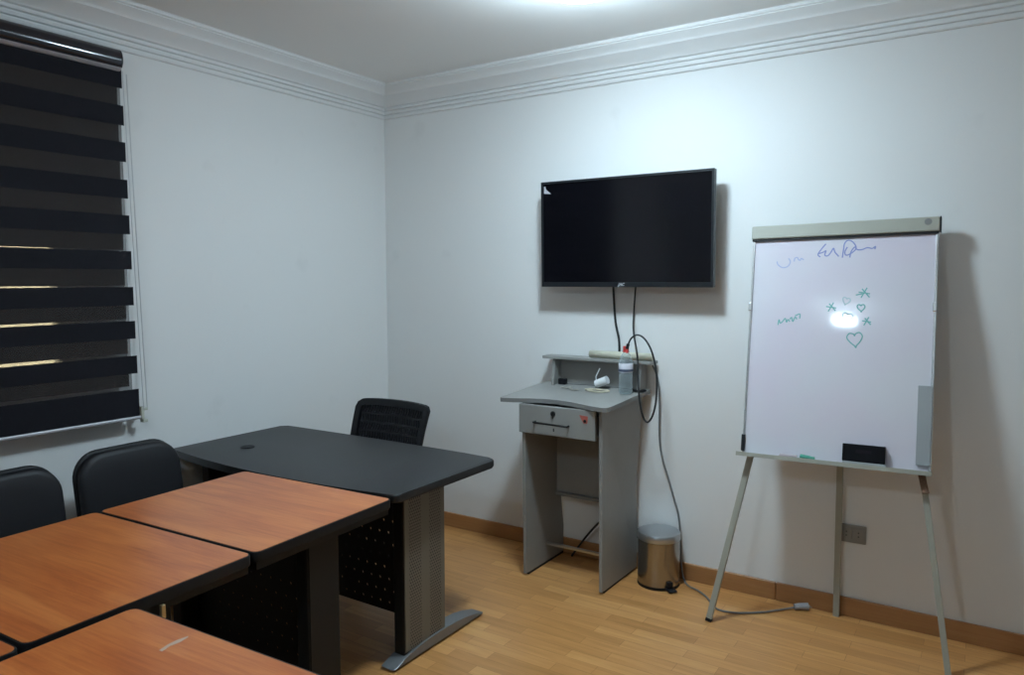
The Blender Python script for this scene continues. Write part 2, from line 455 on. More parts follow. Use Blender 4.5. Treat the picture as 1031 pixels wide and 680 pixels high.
# plaster cornice, mitred round the room
prof = [(0, 2.628), (.010, 2.628), (.014, 2.634), (.014, 2.645), (.008, 2.648), (.008, 2.652), (.020, 2.655), (.022, 2.668), (.015, 2.671), (.015, 2.675),
        (.028, 2.679), (.028, 2.688), (.021, 2.691), (.021, 2.696), (.034, 2.700)]
for i in range(1, 9):
    t_ = i/9
    prof.append((.034+.060*t_**1.25, 2.700+.052*t_**.9))
prof += [(.096, 2.7535), (.0975, 2.758)]
for i in range(1, 7):
    t_ = i/6
    prof.append((.0975+.040*t_**1.2, 2.758+.032*t_**.9))
prof += [(.1385, 2.7905), (.1385, 2.795)]
for i in range(0, 7):
    a = -PI/2+i/6*PI
    prof.append((.142+.0055*math.cos(a), 2.8015+.0055*math.sin(a)))
prof += [(.144, 2.809), (.147, H)]
bm = bmesh.new(); rings = []
for d, z in prof: rings.append([bm.verts.new(p) for p in ((d, -d, z), (W-d, -d, z), (W-d, -D+d, z), (d, -D+d, z))])
for a, b in zip(rings, rings[1:]):
    for k in range(4): bm.faces.new((a[k], a[(k+1) % 4], b[(k+1) % 4], b[k]))
struct(obj('trim_1', bm, M['cornice']))

# ------------------------------------------------------------------ ceiling lamps
def ceiling_lamp(x, y, mat, label, k=1.):
    t = thing('ceiling_lamp', label, 'lamp', (x, y, H), 0)
    obj('rose', LA([(0, 0), (.07, 0), (.068, -.018), (.02, -.026), (0, -.026)], 32), M['lamp_base'], t, 40)
    obj('stem', T([(0, 0, -.02), (0, 0, -.092)], .010, 12), M['lamp_base'], t, 40)
    pr = [(0, -.088), (.06, -.090), (.112, -.096), (.130, -.108), (.132, -.122), (.118, -.136), (.06, -.146), (0, -.149)]
    obj('shade', LA([(q*k, z) for q, z in pr], 24), mat, t, 60)
    return t
ceiling_lamp(2.02, -1.10, M['lamp'], 'lit round glass ceiling lamp in front of the television wall')
ceiling_lamp(2.2, -4.2, M['lamp2'], 'lit round glass ceiling lamp over the rear of the room', .80)

# ------------------------------------------------------------------ zebra roller blind
bl = thing('roller_blind', 'black striped zebra roller blind covering the window', 'blind', (0, 0, 0))
BY0, BY1 = -3.60, -1.8035
pr = [(.004, 2.518), (.090, 2.516), (.110, 2.522), (.120, 2.540), (.122, 2.560), (.118, 2.580), (.108, 2.596), (.092, 2.604), (.004, 2.608)]
bm = bmesh.new(); prism(bm, pr, 1, BY0, BY1-.012)
obj('cassette', bm, M['rail'], bl, 50)
bm = bmesh.new(); prism(bm, [(.070, 2.508), (.106, 2.509), (.117, 2.521), (.111, 2.522), (.096, 2.5155), (.070, 2.5155)], 1, BY0, BY1-.012)
obj('cassette_lip', bm, M['lip'], bl, 50)
bm = bmesh.new(); prism(bm, [(p[0]*1.0, p[1]) for p in pr], 1, BY1-.012, BY1-.007)
obj('end_cap', bm, M['plastic'], bl)
# stripes, front layer: tops and bottoms of the opaque bands
bands = [(2.529, 2.437), (2.361, 2.274), (2.2, 2.113), (2.034, 1.95), (1.875, 1.79), (1.714, 1.631), (1.551, 1.467), (1.395, 1.314), (1.235, 1.153), (1.08, 0.954)]
bm = bmesh.new(); XF = .090
for i, (a, b) in enumerate(bands):
    box(bm, XF-.0008, XF+.0008, BY0, BY1+.0025*i*.9, b, a, mat=0)
    if i+1 < len(bands): box(bm, XF-.0003, XF+.0003, BY0, BY1-.010, bands[i+1][0], b, mat=1)
obj('front_fabric', bm, [M['blind'], M['sheer']], bl)
bm = bmesh.new(); XB = .054
for i, (a, b) in enumerate(bands[:-1]):
    nt_ = bands[i+1][0]
    lift = (.000, .001, .002, .003, .005, .006, .008, .009, .011)[i]
    box(bm, XB-.0006, XB+.0006, BY0, BY1-.003, nt_+lift, b+.012, mat=0)
    box(bm, XB-.0003, XB+.0003, BY0, BY1-.006, b+.012, a+(.01 if i else -.02), mat=1)
box(bm, XB-.0006, XB+.0006, BY0, BY1-.003, .956, 1.074, mat=0)
obj('rear_fabric', bm, [M['blind_back'], M['sheer']], bl)
bm = bmesh.new(); prism(bm, rrect(.048, .096, .938, .954, .006, 3), 1, BY0, BY1+.024)
obj('bottom_rail', bm, M['lip'], bl, 50)
for yy, xx in ((BY1+.030, .082), (BY1+.066, .050)):
    bm = bmesh.new(); tube(bm, [(xx, yy-.020, 2.515), (xx, yy-.004, 1.8), (xx, yy+.016, .975)], .0026, 6); obj('bead_chain', bm, M['chain'], bl)

bm = bmesh.new(); box(bm, .05, .082, BY1+.034, BY1+.050, .930, .992, .004); box(bm, .05, .078, BY1+.0501, BY1+.070, .972, .984, .003); box(bm, .05, .078, BY1+.044, BY1+.068, .915, .9299, .003)
obj('chain_tensioner', bm, M['tension'], bl)

# ------------------------------------------------------------------ tables
def leg_frame(t, x, side, y0, y1, ztop, outer, col, foot_mat, foot):
    """pedestal leg: column whose outer face (towards side) is a punched sheet, and a long foot"""
    g = obj('leg', B(*(sorted((x, x-side*.055))), y0, y1, .03, ztop, .006), M['black_metal'] if col is None else col, t)
    obj('leg_panel', B(*(sorted((x, x+side*.006))), y0+.004, y1-.004, .045, ztop-.002, .002, 1), outer, g)
    f0, f1 = foot
    n = 9; pts = []
    ym, hl = (f0+f1)/2, (f1-f0)/2
    for i in range(n+1):
        s = -1+2*i/n
        pts.append((ym+s*hl, .012+.042*(1-abs(s)**2.4)))
    poly = [(f0+.012, .006)]+[(f1-.012, .006)]+pts[::-1]
    bm = bmesh.new(); prism(bm, poly, 0, *sorted((x-side*.058, x+side*.016)), bev=.006, seg=2)
    ft = obj('foot', bm, foot_mat, t, 40)
    for yy in (f0+.03, f1-.03): obj('glide', LA([(0, 0), (.018, 0), (.018, .014), (0, .014)], 12, cx=x-side*.02, cy=yy), M['plastic'], ft)
    return g

def wood_table():
    t = thing('conference_table', '', 'table', (0, 0, 0), 0, 'cherry tables pushed together')
    w, d = .826, .650
    bm = bmesh.new(); prism(bm, rrect(-w/2, w/2, -d/2, d/2, .024, 6), 2, .716, .7487, .003, 2)
    top = obj('tabletop', bm, M['black_edge'], t, 40)
    bm = bmesh.new(); prism(bm, rrect(-w/2+.005, w/2-.005, -d/2+.005, d/2-.005, .020, 6), 2, .742, .75)
    obj('wood_surface', bm, M['table'], top)
    bm = bmesh.new()
    box(bm, -w/2+.012, w/2-.012, -d/2+.012, -d/2+.030, .690, .716); box(bm, -w/2+.012, w/2-.012, d/2-.030, d/2-.012, .690, .716)
    box(bm, -w/2+.012, -w/2+.030, -d/2+.03, d/2-.03, .690, .716); box(bm, w/2-.030, w/2-.012, -d/2+.03, d/2-.03, .690, .716)
    obj('apron', bm, M['black_metal'], t)
    for s in (-1, 1):
        leg_frame(t, s*(w/2-.045), s, -.075, .075, .692, M['brown_metal'], M['black_metal'], M['black_metal'], (-.27, .27))
    obj('modesty_panel', B(-w/2+.10, w/2-.10, -.004, .004, .10, .69), M['perf_black'], t)
    return t
ang = math.radians(2.75)
tA = wood_table(); tA.location = (1.112, -1.969, 0); tA.rotation_euler.z = ang
tA['label'] = 'cherry topped table butted against the front of the black desk'
tB = dup(tA, (1.144, -2.627, 0), ang, 'cherry topped table with the brass catch, between two other cherry tables')
tC = dup(tA, (2.017, -2.987, 0), ang, 'cherry topped table with a pale scuff on its top')
tD = dup(tA, (1.186, -3.287, 0), ang, 'cherry topped table of which only a corner shows at the bottom left')
tag(obj('joining_catch', B(-.006, .006, -.006, .006, -.024, .014, .002), M['brass'], None, loc=(1.5625, -2.592, .700)), 'small brass catch on the black edge of the middle cherry table', 'catch')
bm = bmesh.new(); prism(bm, [(-.034, -.006), (-.01, .004), (.012, .003), (.036, .010), (.040, .016), (.012, .018), (-.012, .014), (-.036, .004)], 2, .0, .0004)
sm = obj('scuff_mark', bm, P('pale scuff', (.50, .36, .28), .6), None)
sm.parent = tC; sm.location = (-.145, .251, .7501); sm.rotation_euler = (0, 0, 1.45)

# black desk with bowed front
dk = thing('office_desk', 'black bow fronted office desk with punched silver pedestal legs in the corner', 'desk', (0, 0, 0))
xa, xb, yb = .008, 1.494, -.880
pts = []
def corner(cx, cy, r, a0, a1, n=5):
    return [(cx+r*math.cos(math.radians(a0+(a1-a0)*i/n)), cy+r*math.sin(math.radians(a0+(a1-a0)*i/n))) for i in range(n+1)]
pts += corner(xb-.05, yb-.05-.006, .05, 0, 90)
pts += [(x, yb+.012*(1-((x-.75)/.72)**2)) for x in (1.3, 1.1, .9, .7, .5, .3, .15)]
pts += corner(xa+.03, yb-.03, .03, 90, 180)
def yf(x): return -1.585-.067*(1-((x-.75)/.742)**2)
pts += [(xa, -1.570)]+[(x, yf(x)) for x in [.03+.05*i for i in range(28)]]
pts += corner(xb-.028, -1.562, .028, 285, 360)
bm = bmesh.new(); prism(bm, pts, 2, .716, .75, .008, 3)
obj('desktop', bm, M['desk'], dk, 40)
obj('grommet', LA([(0, .7495), (.034, .7495), (.034, .753), (.027, .7535), (.025, .751), (0, .751)], 24, cx=.305, cy=-1.36), M['plastic'], dk, 40)
leg_frame(dk, 1.420, 1, -1.470, -1.200, .716, M['perf_silver'], M['black_metal'], M['silver'], (-1.552, -.925))
leg_frame(dk, .085, -1, -1.470, -1.200, .716, M['perf_silver'], M['black_metal'], M['silver'], (-1.552, -.925))
obj('modesty_panel', B(.142, 1.364, -1.372, -1.364, .145, .715), M['perf_black'], dk)
bm = bmesh.new(); box(bm, .142, 1.364, -1.362, -1.322, .675, .715); box(bm, .142, 1.364, -1.02, -.98, .680, .715)
obj('cross_beam', bm, M['black_metal'], dk)

# ------------------------------------------------------------------ black leatherette chairs (front faces +x)
def visitor_chair():
    t = thing('visitor_chair', '', 'chair', (0, 0, 0), 0, 'black leatherette chairs along the window wall')
    seat = cushion(.46, .46, .075, .09, lambda u, v, n: Vector((.235+v, u, .455+n-.012*(v > .15)*(v-.15)/.08)))
    obj('seat', seat, M['leather'], t, 60)
    zc, hb = .674, .385
    def fb(u, v, n):
        z = zc+v
        x = .000-.16*(z-.5)+.16*u*u*1.2+n
        return Vector((x, u, z))
    obj('backrest', cushion(.45, hb, .05, .105, fb, nseg=8), M['leather'], t, 60)
    def fs(u, v, n):
        p = fb(u, v, n); p.x -= .030; return p
    obj('back_shell', cushion(.462, hb+.012, .024, .11, fs, nseg=8), M['plastic'], t, 60)
    for s in (-1, 1):
        obj('leg', T([(.43, s*.225, 0), (.42, s*.222, .40), (.40, s*.21, .425)], .012, 10), M['black_metal'], t, 60)
        obj('leg', T([(-.01, s*.225, 0), (.05, s*.222, .40), (.07, s*.21, .425)], .012, 10), M['black_metal'], t, 60)
        obj('back_support', T([(.09, s*.15, .425), (.03, s*.15, .43), (-.015, s*.15, .50), (-.042, s*.15, .60)], .011, 8), M['black_metal'], t, 60)
    for xr in (.07, .40): obj('seat_rail', T([(xr, -.215, .425), (xr, .215, .425)], .011, 8), M['black_metal'], t, 60)
    return t
ch = visitor_chair(); ch.location = (.345, -1.958, 0); ch.rotation_euler.z = math.radians(1.5)
ch['label'] = 'whole black leatherette chair between the window wall and the cherry table next to the desk'
dup(ch, (.400, -2.492, 0), math.radians(1.5), 'black leatherette chair under the blind, farther from the desk and cut off by the frame')

# ------------------------------------------------------------------ slotted back swivel chair behind the desk (front faces -y)
oc = thing('swivel_chair', 'black swivel chair with slotted plastic back between desk and television wall', 'chair', (.512, -.66, 0), 0)
def fbk(u, z, n=0):   # u across, z height, n towards the front
    return Vector((u, .085+.30*(z-.60)-.34*u*u-n, z))
ZT, ZB, HW = .880, .520, .262
bm = bmesh.new()
def strip(bm, path, w, th, flip=False):
    """flat bar following path [(u,z)] on the back surface"""
    vs = []
    for i, (u, z) in enumerate(path):
        a = path[max(i-1, 0)]; b = path[min(i+1, len(path)-1)]
        du, dz = b[0]-a[0], b[1]-a[1]; l = math.hypot(du, dz) or 1; nu, nz = -dz/l, du/l
        vs.append([bm.verts.new(fbk(u+nu*w/2*s, z+nz*w/2*s, n)) for s, n in ((-1, -th/2), (1, -th/2), (1, th/2), (-1, th/2))])
    for a, b in zip(vs, vs[1:]):
        for k in range(4): bm.faces.new((a[k], a[(k+1) % 4], b[(k+1) % 4], b[k]))
    bm.faces.new(vs[0][::-1]); bm.faces.new(vs[-1])
outl = []
for i in range(13):
    u = -HW+.03+(2*HW-.06)*i/12
    outl.append((u, ZT-.012-.010*abs(u/HW)**2.5))
left = [(-HW+.012, ZB), (-HW+.008, .62), (-HW+.004, .74), (-HW+.004, .83), (-HW+.012, ZT-.030)]
right = [(HW-.004, ZT-.034), (HW-.008, .83), (HW-.018, .74), (HW-.022, .62), (HW-.024, ZB)]
strip(bm, left+outl+[(HW-.012, ZT-.024)]+right, .036, .024)
strip(bm, [(-HW+.02, ZB)]+[(-HW+.02+(2*HW-.045)*i/8, ZB-.006) for i in range(1, 8)]+[(HW-.025, ZB)], .036, .024)
obj('back_frame', bm, M['plastic'], oc)
bm = bmesh.new()
rows = [.845, .800, .752, .704, .656, .608, .560, .53]
for z in rows[1:-1]:
    strip(bm, [(-HW+.03+(2*HW-.06)*i/10, z-.004*abs(i-5)/5) for i in range(11)], .011, .007)
for r_ in range(len(rows)-1):
    for k in range(25):
        u = -HW+.03+(2*HW-.06)*(k+.5)/25
        sl = (.005 if (r_ % 2) else -.004)+.006*(random.random()-.5)
        strip(bm, [(u-sl, rows[r_]), (u+sl, rows[r_+1])], .0085, .006)
lat = obj('slotted_panel', bm, M['plastic'], oc)
bm = bmesh.new()
g = [[bm.verts.new(fbk(-HW+.02+(2*HW-.04)*i/12, ZB+(ZT-.02-ZB)*j/8, -.012)) for i in range(13)] for j in range(9)]
for j in range(8):
    for i in range(12): bm.faces.new((g[j][i], g[j][i+1], g[j+1][i+1], g[j+1][i]))
bmesh.ops.solidify(bm, geom=bm.faces[:], thickness=.003)
obj('back_net', bm, M['meshcloth'], oc)
obj('seat', cushion(.48, .46, .07, .10, lambda u, v, n: Vector((u, -.175+v, .455+n))), M['leather'], oc, 60)
obj('back_bracket', T([(0, -.05, .415), (0, .08, .42), (0, .125, .47), (0, .105, .56)], .018, 10, 4), M['plastic'], oc, 60)
obj('gas_lift', LA([(0, .09), (.028, .09), (.028, .28), (.018, .285), (.018, .415), (0, .415)], 16, cy=-.17), M['black_metal'], oc, 40)
for k in range(5):
    a = 2*PI*k/5+.3; dx, dy = math.cos(a), math.sin(a)
    lg = obj('leg', T([(0, -.17, .105), (dx*.13, -.17+dy*.13, .095), (dx*.235, -.17+dy*.235, .066)], .020, 8, r2=.013), M['plastic'], oc, 60)
    for s in (-1, 1):
        ce = Vector((dx*.235, -.17+dy*.235, .025)); sd = Vector((-dy, dx, 0))
        obj('caster', T([ce+sd*s*.006, ce+sd*s*.020], .025, 14), M['plastic'], lg, 40)

# ------------------------------------------------------------------ television
tvx, tvz = 1.764, 1.83
tv = thing('television', 'wide black flat screen television mounted high on the back wall', 'television', (tvx, -.115, tvz), 0)
tv.rotation_euler = (math.radians(1.2), 0, 0)
hw, hh = .485, .287
obj('casing', B(-hw, hw, -.012, .020, -hh, hh, .004), M['tv'], tv)
bm = bmesh.new(); box(bm, -.36, .36, .020, .055, -.235, .14, .012)
obj('back_housing', bm, M['tv'], tv)
obj('screen', B(-hw+.012, hw-.012, -.0135, -.010, -hh+.026, hh-.012), M['screen'], tv)
bm = bmesh.new()
for a in ((-hw, hw, -.018, -.012, hh-.012, hh), (-hw, hw, -.018, -.012, -hh, -hh+.026), (-hw, -hw+.012, -.018, -.012, -hh+.026, hh-.012), (hw-.012, hw, -.018, -.012, -hh+.026, hh-.012)): box(bm, *a)
obj('bezel', bm, M['bezel'], tv)
bm = bmesh.new(); prism(bm, [(-hw+.017, hh-.024), (-hw+.017, hh-.062), (-hw+.062, hh-.066), (-hw+.030, hh-.040), (-hw+.026, hh-.024)], 1, -.0142, -.0135)
obj('corner_sticker', bm, M['white'], tv)
cu = bpy.data.curves.new('maker_logo', 'FONT'); cu.body = 'JAC'; cu.size = .022; cu.align_x = 'CENTER'; cu.align_y = 'CENTER'; cu.extrude = .0004; cu.shear = .25
to = bpy.data.objects.new('tmp', cu); C.objects.link(to)
bpy.context.view_layer.update()
me = bpy.data.meshes.new_from_object(to.evaluated_get(bpy.context.evaluated_depsgraph_get()))
bpy.data.objects.remove(to); me.materials.clear(); me.materials.append(M['logo'])
lo = bpy.data.objects.new('maker_logo', me); C.objects.link(lo); lo.parent = tv; lo.location = (-.002, -.0186, -hh+.013); lo.rotation_euler = (PI/2, 0, 0)
bm = bmesh.new(); box(bm, -.12, .12, .055, .062, -.12, .12); box(bm, -.05, .05, .062, .108, -.06, .06)
obj('wall_bracket', bm, M['black_metal'], tv)

# ------------------------------------------------------------------ grey lectern desk
lc = thing('lectern', 'narrow grey standing lectern with a drawer and raised shelf below the television', 'lectern', (0, 0, 0))
def side(x0, x1):
    pr = [(-.425, .012), (-.432, .50), (-.440, .940), (-.035, .978), (-.030, .85), (-.062, .62), (-.066, .44), (-.045, .32), (-.018, .16), (-.018, .012)]
    bm = bmesh.new(); prism(bm, pr, 0, x0, x1, .0015, 1)
    if x0 > 1.6:      # this side splays out a little towards its back edge
        for v in bm.verts: v.co.x += (.010+.030*v.co.z)*(v.co.y+.43)/.40
    return bm
for x0, x1 in ((1.345, 1.363), (1.793, 1.811)):
    s_ = obj('side_panel', side(x0, x1), M['grey_board'], lc)
    bm = bmesh.new(); box(bm, x0, x1, -.40, -.02, 0, .012); obj('plinth_strip', bm, M['plastic'], s_)
def zt(y): return .960+(y+.47)*.089
fr = [(1.222, -.462), (1.232, -.474), (1.30, -.462), (1.38, -.436), (1.46, -.418), (1.54, -.413), (1.62, -.424), (1.70, -.446), (1.77, -.466), (1.825, -.474), (1.848, -.466), (1.856, -.446)]
out_ = fr+[(1.892, -.026), (1.262, -.026), (1.240, -.20)]
bm = bmesh.new()
lo_ = [bm.verts.new((x, y, zt(y)-.022)) for x, y in out_]; hi_ = [bm.verts.new((x, y, zt(y))) for x, y in out_]
caps = [bm.faces.new(lo_[::-1]), bm.faces.new(hi_)]
for i in range(len(out_)):
    f = bm.faces.new((lo_[i], lo_[(i+1) % len(out_)], hi_[(i+1) % len(out_)], hi_[i])); f.material_index = 1
obj('writing_top', bm, [M['grey_board'], M['grey_edge']], lc)
dr = obj('drawer', B(1.333, 1.776, -.452, -.432, .783, .934, .003), M['grey_board'], lc)
bm = bmesh.new(); box(bm, 1.372, 1.772, -.432, -.08, .80, .80+.012); box(bm, 1.372, 1.384, -.432, -.08, .812, .90); box(bm, 1.76, 1.772, -.432, -.08, .812, .90)
obj('drawer_box', bm, M['grey_edge'], dr)
bm = bmesh.new(); tube(bm, [(1.435, -.452, .850), (1.435, -.474, .849), (1.45, -.478, .848), (1.615, -.478, .846), (1.630, -.474, .845), (1.630, -.452, .845)], .0055, 8)
obj('handle', bm, M['dark_metal'], dr, 60)
bm = bmesh.new(); tube(bm, [(1.540, -.450, .900), (1.540, -.458, .900)], .013, 16); box(bm, 1.538, 1.542, -.460, -.457, .876, .894)
obj('lock', bm, M['dark_metal'], dr)
obj('keyhole', B(1.540, 1.546, -.4535, -.4515, .808, .824), M['hole'], dr)
bm = bmesh.new(); prism(bm, [(1.690, .908), (1.738, .905), (1.736, .870), (1.716, .866)], 1, -.4532, -.4518); obj('red_sticker', bm, M['red'], dr)
obj('lock_rosette', T([(1.722, -.451, .880), (1.722, -.455, .880)], .008, 12), M['dark_metal'], dr)
obj('back_panel', B(1.363, 1.793, -.098, -.082, .385, .955), M['grey_board'], lc)
obj('back_ledge', B(1.363, 1.793, -.112, -.070, .366, .385), M['grey_edge'], lc)
bm = bmesh.new(); box(bm, 1.363, 1.793, -.215, -.195, .108, .122, .002)
obj('foot_bar', bm, M['chrome'], lc)
# raised shelf
obj('raised_shelf', B(1.277, 1.927, -.118, -.018, 1.140, 1.156, .002, 1), [M['grey_board']], lc)
for x0 in (1.335, 1.852):
    bm = bmesh.new(); prism(bm, [(-.118, zt(-.118)-.004), (-.095, 1.141), (-.028, 1.141), (-.028, zt(-.028)-.004)], 0, x0, x0+.016)
    obj('shelf_support', bm, M['grey_board'], lc)
obj('shelf_back', B(1.351, 1.852, -.036, -.026, .998, 1.140), M['grey_board'], lc)

# things on the lectern
tb = obj('cardboard_roll', bmesh.new(), M['cream'])
bm = bmesh.new(); tube(bm, [(-.182, 0, 0), (.182, 0, 0)], .020, 18); 
for r in (.014,):
    pass
bm.to_mesh(tb.data); bm.free(); tb.location = (1.738, -.072, 1.1765)
for p in tb.data.polygons: p.use_smooth = len(p.vertices) == 4
tag(tb, 'cream cardboard roll lying along the raised lectern shelf', 'roll')
bz = zt(-.165)+.0032
bo = thing('water_bottle', 'clear plastic bottle with red cap standing on the right of the lectern top', 'bottle', (1.810, -.165, bz), 0)
BR_ = .036
obj('bottle_body', LA([(0, .004), (.028, 0), (BR_, .008), (BR_, .045), (BR_*.94, .050), (BR_, .056), (BR_, .095), (BR_*.94, .10), (BR_, .106), (BR_, .160), (BR_*.9, .180), (.022, .205), (.0135, .215), (.0135, .228), (0, .228)], 28), M['bottle'], bo, 50)
obj('paper_label', LA([(BR_+.0006, .112), (BR_+.0012, .113), (BR_+.0012, .158), (BR_+.0006, .159)], 28), M['water'], bo, 50)
obj('label_band', LA([(BR_+.0013, .116), (BR_+.0018, .117), (BR_+.0018, .128), (BR_+.0013, .129)], 28), M['label_dark'], bo, 50)
obj('cap', LA([(0, .247), (.014, .247), (.0155, .244), (.0155, .222), (.0185, .220), (.0185, .217), (.012, .217)], 20), M['redcap'], bo, 40)
bp2 = obj('cable_puck', LA([(0, 0), (.036, 0), (.038, .003), (.034, .007), (.012, .008), (0, .008)], 24), M['plastic'], None, 40, (1.855, -.090, zt(-.090)+.0034))
tag(bp2, 'flat black plastic disc lying right of the clear bottle', 'disc')
# white adapter
az = zt(-.105)
wp = thing('plug_adapter', 'white plastic plug adapter lying in the middle of the lectern top', 'adapter', (1.643, -.105, az+.034), 0)
bm = bmesh.new(); tube(bm, [(-.032, 0, -.010), (-.022, 0, -.006), (.020, 0, .012), (.034, 0, .018)], .022, 16); obj('adapter_body', bm, M['white_plastic'], wp, 50)
bm = bmesh.new(); tube(bm, [(-.034, .004, -.004), (-.040, .01, .03), (-.026, .012, .060), (-.018, .012, .075)], .003, 6); obj('plug_lead', bm, M['white_plastic'], wp, 60)
# ivory cable coil
pts = []
for i in range(64):
    a = i/64*2*PI*3.1; rr = .036+.018*math.sin(i*.9)*.5+.010*(i % 7)/7
    x, y = 1.648+rr*1.55*math.cos(a), -.172+rr*.62*math.sin(a); pts.append((x, y, zt(y)+.0045+.004*(i % 9)/9))
tag(obj('charging_cable', T(pts, .0035, 6, 3), M['ivory'], None, 60), 'ivory cable bundled in loose loops in front of the white adapter', 'cable')
for i, (x, y, a, w, d, lab) in enumerate(((1.452, -.160, .3, .060, .022, 'small cream paper scrap at the left of the lectern top'), (1.520, -.192, -.15, .062, .018, 'small cream paper scrap between the other scrap and the ivory cable'))):
    bm = bmesh.new(); n = 5
    for s in range(1):
        top_ = [[bm.verts.new((w*(k/n-.5), d*(j-.5), .0035*math.sin(k*1.7+j)+.004+.005*(j)*(i+k % 2)*.3)) for k in range(n+1)] for j in (0, 1)]
        for k in range(n): bm.faces.new((top_[0][k], top_[0][k+1], top_[1][k+1], top_[1][k]))
    bmesh.ops.solidify(bm, geom=bm.faces[:], thickness=.0015)
    o = obj('paper_scrap', bm, M['paper'], None, loc=(x, y, zt(y)+.001)); o.rotation_euler = (math.atan(.089), 0, a); tag(o, lab, 'paper')
bk = obj('power_adapter', B(-.022, .022, -.016, .016, 0, .032, .004), M['plastic'], None, loc=(1.388, -.078, zt(-.078)+.0015)); tag(bk, 'small black power adapter beside the left support of the raised shelf', 'adapter')
# grey lead running along the top to the white adapter
def onl(x, y, dz=.003): return (x, y, zt(y)+dz)
tag(obj('adapter_lead', T([onl(1.413, -.070), onl(1.47, -.062), onl(1.55, -.054), onl(1.62, -.062), onl(1.70, -.056), onl(1.76, -.064), onl(1.812, -.075)], .003, 6, 5), M['grey_cable'], None, 60), 'thin grey lead lying under the raised shelf of the lectern', 'cable')
tag(obj('hanging_lead', T([(1.700, -.060, .362), (1.680, -.050, .30), (1.62, -.055, .245), (1.555, -.055, .17), (1.50, -.045, .10), (1.47, -.05, .055), (1.44, -.06, .008)], .006, 8, 5), M['cable'], None, 60), 'black lead hanging under the lectern between its side panels', 'cable')

# television cables
tag(obj('television_cable', T([(1.672, -.040, 1.60), (1.674, -.036, 1.54), (1.672, -.016, 1.43), (1.680, -.012, 1.34), (1.699, -.012, 1.26), (1.702, -.011, 1.18), (1.702, -.012, 1.12)], .0065, 8, 6), M['cable'], None, 60), 'straight black cable dropping from the television behind the cardboard roll', 'cable')
loop = [(1.813, -.045, 1.62), (1.807, -0.045, 1.533), (1.787, -0.02, 1.389), (1.805, -0.06, 1.307), (1.867, -0.168, 1.234), (1.881, -0.178, 1.174), (1.89, -0.19, 1.093), (1.898, -0.2, 1.018), (1.907, -0.2, 0.948), (1.924, -0.2, 0.883), (1.948, -0.2, 0.857), (1.975, -0.2, 0.893), (1.988, -0.19, 0.964), (1.988, -0.18, 1.049), (1.98, -0.175, 1.128), (1.961, -0.17, 1.198), (1.935, -0.168, 1.252), (1.903, -0.17, 1.289), (1.872, -0.175, 1.298), (1.847, -0.185, 1.28), (1.834, -0.192, 1.249)]
vl = thing('video_cable', 'black cable looping from the television past the right end of the lectern', 'cable', (0, 0, 0))
obj('cord', T(loop, .0048, 8, 6), M['cable'], vl, 60)
obj('connector', T([(1.834, -.192, 1.252), (1.829, -.196, 1.226)], .0085, 10), M['plastic'], vl, 40)
obj('connector', T([(1.829, -.196, 1.226), (1.833, -.202, 1.206)], .006, 10), M['redcap'], vl, 40)

# grey mains cord: wall side drop, along the floor, to a plug
mc = thing('mains_cord', 'grey mains cord dropping beside the waste bin and trailing across the floor', 'cord', (0, 0, 0))
obj('cord', T([(1.902, -0.03, 1.13), (1.927, -0.022, 1.067), (1.939, -0.02, 0.962), (1.942, -0.02, 0.749), (1.961, -0.02, 0.634), (1.996, -0.02, 0.532), (2.03, -0.02, 0.425), (2.053, -0.02, 0.349), (2.066, -0.02, 0.233), (2.074, -0.022, 0.1), (2.092, -0.032, 0.016), (2.139, -0.092, 0.006), (2.202, -0.124, 0.006), (2.267, -0.18, 0.006), (2.32, -0.253, 0.006), (2.369, -0.285, 0.006), (2.452, -0.263, 0.006), (2.548, -0.189, 0.006), (2.621, -0.11, 0.008), (2.664, -0.076, 0.014)], .0048, 8, 6), M['grey_cable'], mc, 60)
pl = obj('plug', T([(2.660, -.078, .016), (2.680, -.064, .018), (2.700, -.052, .018), (2.715, -.044, .018)], .014, 12, r2=.018), M['pale_plug'], mc, 50)
for s in (-1, 1): obj('pin', T([(2.714-.004*s, -.0445+.007*s, .018), (2.727-.004*s, -.0365+.007*s, .018)], .0024, 8), M['chrome'], pl)

# ------------------------------------------------------------------ pedal bin
bn = thing('pedal_bin', 'round stainless steel pedal bin on the floor between lectern and flip chart', 'bin', (1.990, -.128, 0), 0)
R_ = .107
obj('bin_body', LA([(0, .012), (R_-.004, .012), (R_, .016), (R_, .242), (R_-.003, .244), (0, .244)], 48), M['steel'], bn, 40)
obj('base_ring', LA([(0, 0), (R_+.001, 0), (R_+.002, .004), (R_+.001, .014), (0, .014)], 48), M['plastic'], bn, 40)
obj('lid', LA([(R_+.003, .244), (R_+.004, .246), (R_+.004, .272), (R_, .280), (R_*.85, .285), (R_*.4, .2885), (0, .2895)], 48), M['lid'], bn, 40)
a = math.radians(-38); dx, dy = math.cos(a), math.sin(a)
bm = bmesh.new(); box(bm, R_-.01, R_+.045, -.022, .022, .006, .016, .004, M4=Matrix.Rotation(a, 4, 'Z'))
obj('pedal', bm, M['plastic'], bn)
bm = bmesh.new(); box(bm, R_-.004, R_+.014, -.016, .016, .016, .048, .005, M4=Matrix.Rotation(a, 4, 'Z'))
obj('pedal_housing', bm, M['plastic'], bn)
b2 = math.radians(168); bm = bmesh.new(); box(bm, R_-.004, R_+.014, -.025, .025, .215, .268, .005, M4=Matrix.Rotation(b2, 4, 'Z')); obj('hinge', bm, M['plastic'], bn)

